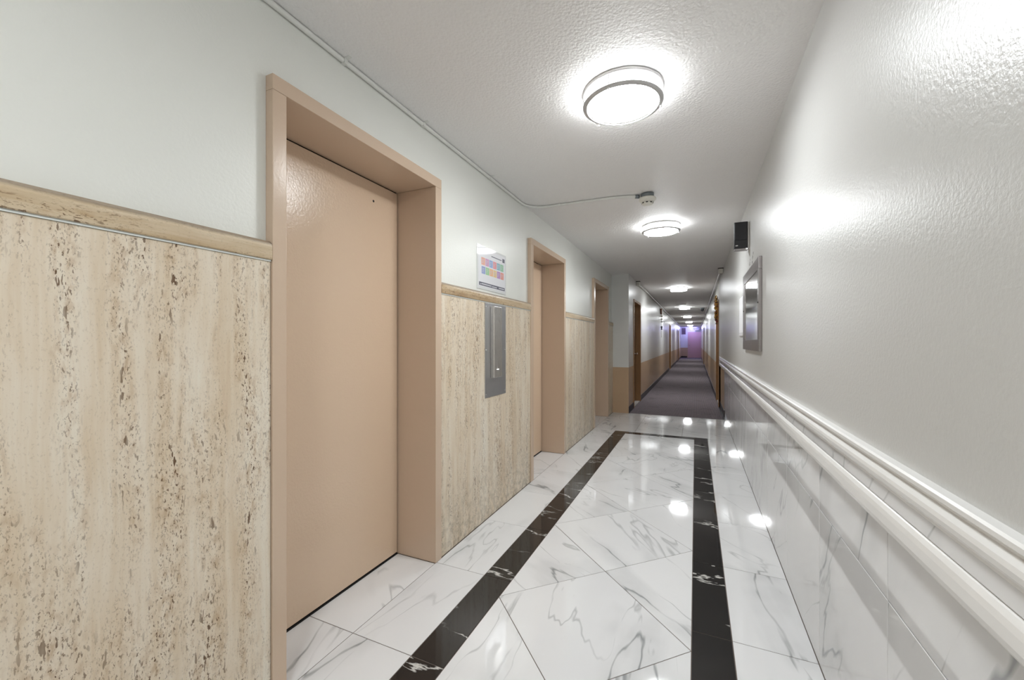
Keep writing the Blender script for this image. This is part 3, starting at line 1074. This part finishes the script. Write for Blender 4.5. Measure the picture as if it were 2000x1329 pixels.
MX = XR - 0.0005
t = tag(empty('wall_mirror', (MX, 3.70, 1.178)), 'wide mirror in a broad brushed steel frame on the right wall', 'mirror')
ya, yb, za, zb, bw = -0.50, 0.50, 0.0, 0.648, 0.080
d0, d1 = -0.020, 0.0
bobj('frame_rail', (d0, d1, ya, yb, zb - bw - 0.005, zb), M['steel_f'], t, 0.0025)
bobj('frame_rail', (d0, d1, ya, yb, za, za + bw), M['steel_f'], t, 0.0025)
bobj('frame_stile', (d0, d1, ya, ya + 0.066, za + bw + 0.0004, zb - bw - 0.0054), M['steel_f'], t, 0.0025)
bobj('frame_stile', (d0, d1, yb - 0.150, yb, za + bw + 0.0004, zb - bw - 0.0054), M['steel_f'], t, 0.0025)
bobj('glass', (-0.016, -0.001, ya + 0.067, yb - 0.151, za + bw + 0.001, zb - bw - 0.006), M['mirror'], t)
for y in (ya + 0.03, yb - 0.06):
    bm = bmesh.new()
    lathe(bm, [(0.006, d0), (0.005, d0 - 0.003), (0, d0 - 0.004)], 14, (0, y, 0.335), 'X')
    obj('screw', bm, M['dark'], t)

t = tag(empty('framed_notice', (MX, 4.46, 1.30)), 'thin white framed notice on the right wall just beyond the mirror', 'notice')
bobj('frame', (-0.010, 0, -0.20, 0.20, 0, 0.40), M['trimw'], t, 0.003)
bobj('sheet', (-0.0112, -0.0102, -0.175, 0.175, 0.03, 0.37), M['paper'], t)

# scuffs left on the wall under the speaker
for i in range(9):
    y = 3.62 + random.uniform(0, 0.30)
    z = 1.885 + random.uniform(-0.03, 0.06)
    bm = bmesh.new()
    box(bm, -0.0006, 0.0, -random.uniform(0.006, 0.018), random.uniform(0.004, 0.012), -random.uniform(0.004, 0.012), random.uniform(0.004, 0.01), bev=0.0002)
    o = obj('scuff_mark', bm, M['scuff'], wr)
    o.location = (XR - 0.0001, y, z)
    o.rotation_euler.x = random.uniform(-0.8, 0.8)

# ------------------------------------------------------------------ garland on the first right door
t = tag(empty('garland', (0.378, 9.0, 1.60)), 'gold and red tinsel garland hanging down the frame of the first right door', 'garland')
rnd = random.Random(3)
bm = bmesh.new()
tube(bm, [(0.016, 0, 0.0), (0.01, 0.01, 0.2), (0.012, 0, 0.4), (0.018, 0, 0.55)], 0.006, 6)
obj('cord', bm, M['green'], t)
for nm, mt, cnt in (('tinsel', 'gold', 190), ('ribbon', 'red', 60), ('leaf_sprays', 'green', 60)):
    bm = bmesh.new()
    for i in range(cnt):
        z = rnd.uniform(0.0, 0.56)
        wd = 0.03 if z < 0.12 else 0.045
        if z < 0.1 and nm == 'tinsel':
            z += 0.15
        c = Vector((rnd.uniform(-wd * 0.7, 0.016), rnd.uniform(-0.05, 0.05), z))
        u = Vector((rnd.uniform(-1, 1), rnd.uniform(-1, 1), rnd.uniform(-1, 1))).normalized() * rnd.uniform(0.018, 0.036)
        v_ = u.cross(Vector((rnd.random(), rnd.random(), rnd.random()))).normalized() * 0.009
        w_ = u.cross(v_).normalized() * 0.0015
        q = [bm.verts.new(c + a) for a in (-u, v_ + w_, u, -v_ + w_, w_ * -2)]
        for f in ((0, 1, 4), (1, 2, 4), (2, 3, 4), (3, 0, 4), (0, 3, 1), (1, 3, 2)):
            bm.faces.new([q[k] for k in f])
    o = obj(nm, bm, M[mt], t)
    o['kind'] = 'stuff'

# hanging ornament on the left corridor wall
t = tag(empty('wall_hanging', (KL + 0.004, 14.3, 1.40)), 'narrow hanging ornament with a brown top and pale beads on the left corridor wall', 'ornament')
bm = bmesh.new()
box(bm, 0, 0.05, -0.09, 0.09, 0.76, 0.95, bev=0.008)
obj('plaque', bm, M['brown'], t)
bm = bmesh.new()
tube(bm, [(0.03, 0, 0.0), (0.03, 0, 0.76)], 0.006, 6)
obj('cord', bm, M['slat'], t)
for z, r_, mt in ((0.70, 0.042, 'plast'), (0.60, 0.034, 'plast'), (0.52, 0.036, 'chrome'), (0.34, 0.035, 'base'), (0.28, 0.03, 'base')):
    bm = bmesh.new()
    lathe(bm, [(0, r_), (r_ * 0.7, r_ * 0.7), (r_, 0), (r_ * 0.7, -r_ * 0.7), (0, -r_)], 16, (0.036, 0, z))
    obj('bead', bm, M[mt], t)
bm = bmesh.new()
tube(bm, [(0.036, 0, 0.52), (0.10, -0.02, 0.525), (0.13, -0.02, 0.51)], 0.008, 8)
obj('hook', bm, M['base'], t)
